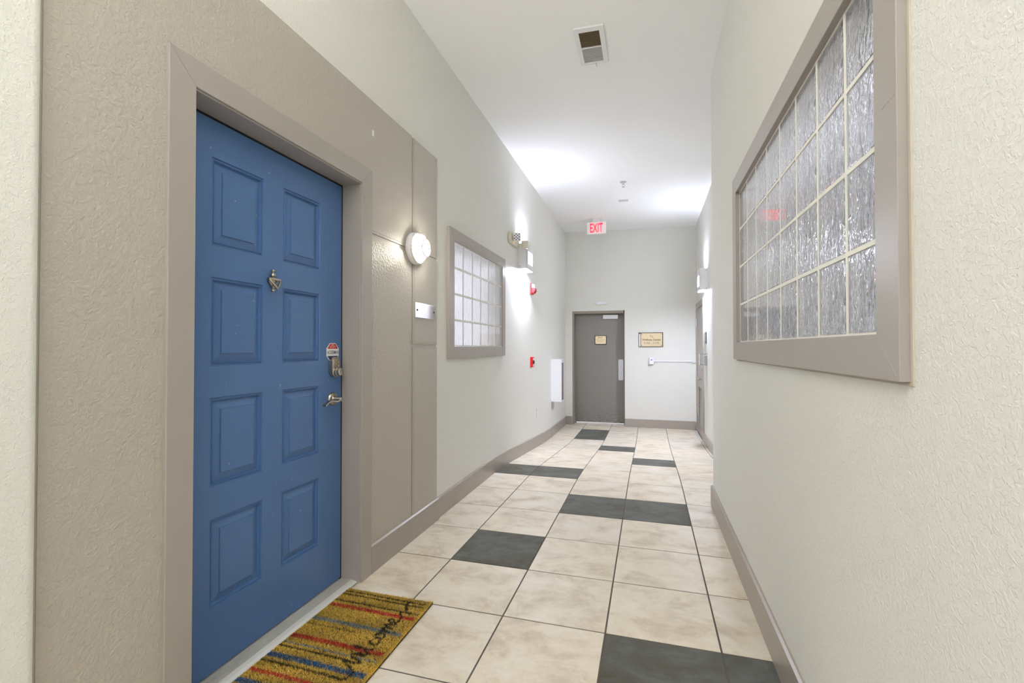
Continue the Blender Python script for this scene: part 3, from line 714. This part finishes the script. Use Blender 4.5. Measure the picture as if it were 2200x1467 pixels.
# ================================================================== ceiling fittings
def cz(x, y, d): return zc(x, y) - d
cv = empty('ceiling_vent', (-.377, 3.27, zc(-.377, 3.27)), 'white ceiling air vent with one dark louvred half', 'vent')
VX, VY = (-.477, -.277), (3.066, 3.474); IX, IY = (-.447, -.310), (3.110, 3.452); YM = 3.273
def zb(x0, x1, y0, y1, d0, d1, bm): hexa(bm, [(x, y, cz(x, y, d)) for x in (x0, x1) for y in (y0, y1) for d in (d1, d0)])
bm = bmn()
zb(VX[0], IX[0], VY[0], VY[1], -.002, .012, bm); zb(IX[1], VX[1], VY[0], VY[1], -.002, .012, bm)
zb(IX[0], IX[1], VY[0], IY[0], -.002, .012, bm); zb(IX[0], IX[1], IY[1], VY[1], -.002, .012, bm); zb(IX[0], IX[1], YM, YM+.010, -.002, .012, bm)
obj('vent_frame', bm, 'white_plastic', cv, bevel=.002)
bm = bmn(); zb(IX[0], IX[1], IY[0], YM, .000, .0012, bm); obj('vent_throat', bm, 'void_shade', cv)  # flat sheet darkened in place of a shaded duct
bm = bmn(); zb(IX[0], IX[1], YM+.010, IY[1], .000, .0012, bm); obj('vent_throat', bm, 'white_plastic', cv)
nsl = 12
for k in range(nsl):
    y = IY[0]+.007 + k*(YM-IY[0]-.008)/nsl; x0, x1 = IX
    bm = bmn(); hexa(bm, [(x, yy_ + s_, cz(x, y, d)) for x in (x0, x1) for yy_, s_ in ((y, 0), (y+.0022, 0)) for d in (.0112, .002)]); obj('vent_slat', bm, simple('vent_slat_brown', (120, 104, 74), .6) if k == 0 else bpy.data.materials['vent_slat_brown'], cv)
for k in range(11):
    y = YM+.016 + k*(IY[1]-YM-.016)/11; x0, x1 = IX
    bm = bmn(); hexa(bm, [(x, y+a, cz(x, y, d)) for x in (x0, x1) for a in (0, .0135) for d in ((.0105, .0090) if a == 0 else (.0050, .0035))]); obj('vent_slat', bm, 'white_plastic', cv)
bm = bmn(); x, y = -.365, 3.468; tube(bm, [(x, y-.01, cz(x, y, .012)), (x, y, cz(x, y, .026)), (x+.008, y+.008, cz(x, y, .030))], .003, 6); obj('damper_lever', bm, 'steel', cv)

sp = empty('sprinkler_head', (-.302, 6.02, zc(-.302, 6.02)), 'small chrome fire sprinkler head on the ceiling', 'sprinkler')
c = (-.302, 6.02, zc(-.302, 6.02))
bm = bmn(); lathe(bm, [(.042, .001), (.040, -.005), (.016, -.010), (.012, -.014)], c, 'z', 24); obj('escutcheon', bm, 'steel', sp, smooth=True)
bm = bmn(); lathe(bm, [(.011, -.012), (.010, -.030), (.004, -.034)], c, 'z', 12)
for s_ in (-1, 1): tube(bm, [(c[0]+s_*.011, c[1], c[2]-.022), (c[0]+s_*.017, c[1], c[2]-.038), (c[0]+s_*.006, c[1], c[2]-.060)], .003, 6)
lathe(bm, [(.006, -.058), (.018, -.062), (.018, -.065), (.003, -.066)], c, 'z', 14)
obj('sprinkler_body', bm, 'chrome', sp, smooth=True)
bm = bmn(); zb(-.405, -.270, 6.72, 6.80, -.001, .004, bm)
tag(obj('ceiling_plate', bm, simple('grey_cover_paint', (205, 204, 206), .6), bevel=.001), 'faint grey rectangular cover plate on the ceiling before the exit sign', 'cover plate')

ex = empty('exit_sign', (-.806, 7.60, zc(-.806, 7.6)), 'white exit sign with red letters hanging from the ceiling', 'exit sign')
b = bmn(); hexa(b, [(x, y, z) for x in (-.870, -.743) for y in (7.575, 7.645) for z in (3.236, zc(x, y)+.001)]); obj('ceiling_mount', b, 'white_plastic', ex, bevel=.003)
bxo('sign_face', 'exit_face', ex, -.959, -.654, 7.594, 7.626, 3.049, 3.237, bevel=.004)
text('exit_lettering', 'EXIT', .146, (-.8065, 7.5935, 3.146), '-y', 'exit_red', ex, .205, bold=.012)

# ================================================================== doormat: coir pile with woven print
MX, MY = (-1.440, -.981), (1.270, 2.018)
bm = bmn(); box(bm, MX[0]+.002, MX[1]-.001, MY[0]+.002, MY[1]-.002, .0006, .0066)
dm = tag(obj('doormat', bm, 'black'), 'ochre striped coir doormat with black script lying before the blue door', 'doormat')
stripes = [(1.987, .0050, 'k'), (1.962, .0055, 'k'), (1.906, .0050, 'k'), (1.868, .0125, 'r'), (1.753, .0125, 's'), (1.712, .0035, 'k2'), (1.623, .0125, 'r'), (1.577, .0050, 's'),
           (1.553, .0055, 'k'), (1.498, .0135, 'b'), (1.462, .0055, 'k'), (1.408, .0085, 'r'), (1.348, .013, 'b'), (1.318, .004, 'k'), (1.290, .008, 'r')]
xend = {1.712: -1.19, 1.553: -1.10, 1.462: -1.085}
# script word: polyline in (u=along y, v=towards the door)
W_ = [[(1.462, .06), (1.455, .025), (1.470, .004), (1.500, .002), (1.520, .030), (1.545, .075), (1.553, .085), (1.548, .060), (1.545, .030), (1.552, .008), (1.562, .020), (1.575, .055), (1.588, .070), (1.592, .050), (1.598, .020)],
      [(1.590, .025), (1.604, .040), (1.600, .050), (1.590, .042), (1.590, .018), (1.604, .008), (1.622, .030), (1.640, .080), (1.636, .092), (1.628, .070), (1.632, .015), (1.642, .006)],
      [(1.690, .042), (1.678, .050), (1.664, .034), (1.664, .014), (1.678, .004), (1.696, .014)],
      [(1.722, .048), (1.706, .036), (1.706, .012), (1.722, .004), (1.736, .018), (1.736, .038), (1.722, .048), (1.745, .040)],
      [(1.752, .004), (1.754, .045), (1.757, .020), (1.770, .048), (1.777, .040), (1.778, .006), (1.782, .024), (1.796, .048), (1.803, .040), (1.804, .010), (1.816, .006)],
      [(1.818, .020), (1.838, .030), (1.842, .046), (1.828, .052), (1.818, .036), (1.822, .012), (1.842, .004), (1.868, .012), (1.890, .030), (1.905, .036)],
      [(1.908, .012), (1.930, .018), (1.962, .040), (1.985, .034), (1.988, .030)]]
def near_word(y, x):
    v = -1.052 - x; best = 9
    if v < -.02 or v > .12: return best
    for st in W_:
        for (a, b), (c, d) in zip(st, st[1:]):
            ex_, ey_ = c-a, d-b; L = ex_*ex_+ey_*ey_ or 1e-9
            t = max(0, min(1, ((y-a)*ex_+(v-b)*ey_)/L))
            best = min(best, math.hypot(y-a-t*ex_, v-b-t*ey_))
    return best
PAL = {'k': (46, 40, 28), 'k2': (100, 84, 50), 'r': (210, 60, 50), 's': (130, 146, 150), 'b': (52, 104, 156)}
PALL = {k: lin(v)[:3] for k, v in PAL.items()}
OCH = [lin(c)[:3] for c in ((228, 188, 80), (208, 166, 54), (242, 210, 114), (178, 138, 40))]
vs, fs, cs = [], [], []
NF = 95000
for i in range(NF):
    x = random.uniform(*MX); y = random.uniform(*MY)
    if random.random() < .06: x = random.choice((MX[0]+.003, MX[1]-.003)) ; 
    c = OCH[random.randrange(4)]; f = random.uniform(.82, 1.1)
    # soft broad wear bands across the pile
    f *= .90 + .20*math.sin(y*41.0+2*math.sin(x*7)) * math.sin(x*9+y*5)
    jy = y + random.gauss(0, .0013); jx = x + random.gauss(0, .0013)
    for sy, hw_, k in stripes:
        if abs(jy-sy-.004*math.sin(x*8)) < hw_ and jx < xend.get(sy, -1.0) and random.random() < .86: c = PALL[k]
    if near_word(jy, jx) < .0054 and random.random() < .93: c = PALL['k']
    h = random.uniform(.0035, .0075); ang = random.uniform(0, 6.283); le = abs(random.gauss(.006, .003))
    if x > MX[1]-.03: f *= 1.1
    dx_, dy_ = math.cos(ang), math.sin(ang); wv = .00075
    n = len(vs)
    lx = max(MX[0], min(MX[1]+.003, x+dx_*le)); ly_ = y+dy_*le
    vs += [(x-dy_*wv, y+dx_*wv, .0062), (x+dy_*wv, y-dx_*wv, .0062), (lx, ly_, .0062+h)]
    fs.append((n, n+1, n+2)); cs += [(c[0]*f, c[1]*f, c[2]*f, 1)]*3
me = bpy.data.meshes.new('coir_pile'); me.from_pydata(vs, [], fs)
at = me.color_attributes.new('dye', 'FLOAT_COLOR', 'POINT')
at.data.foreach_set('color', [v for c in cs for v in c])
x = N('dyed_coir'); a_ = x.n('ShaderNodeAttribute', attribute_name='dye'); x.set(col=a_.outputs['Color'], rough=.7, spec=.2)
me.materials.append(x.m)
cp = bpy.data.objects.new('coir_pile', me); COL.objects.link(cp); adopt(cp, dm); cp['kind'] = 'stuff'
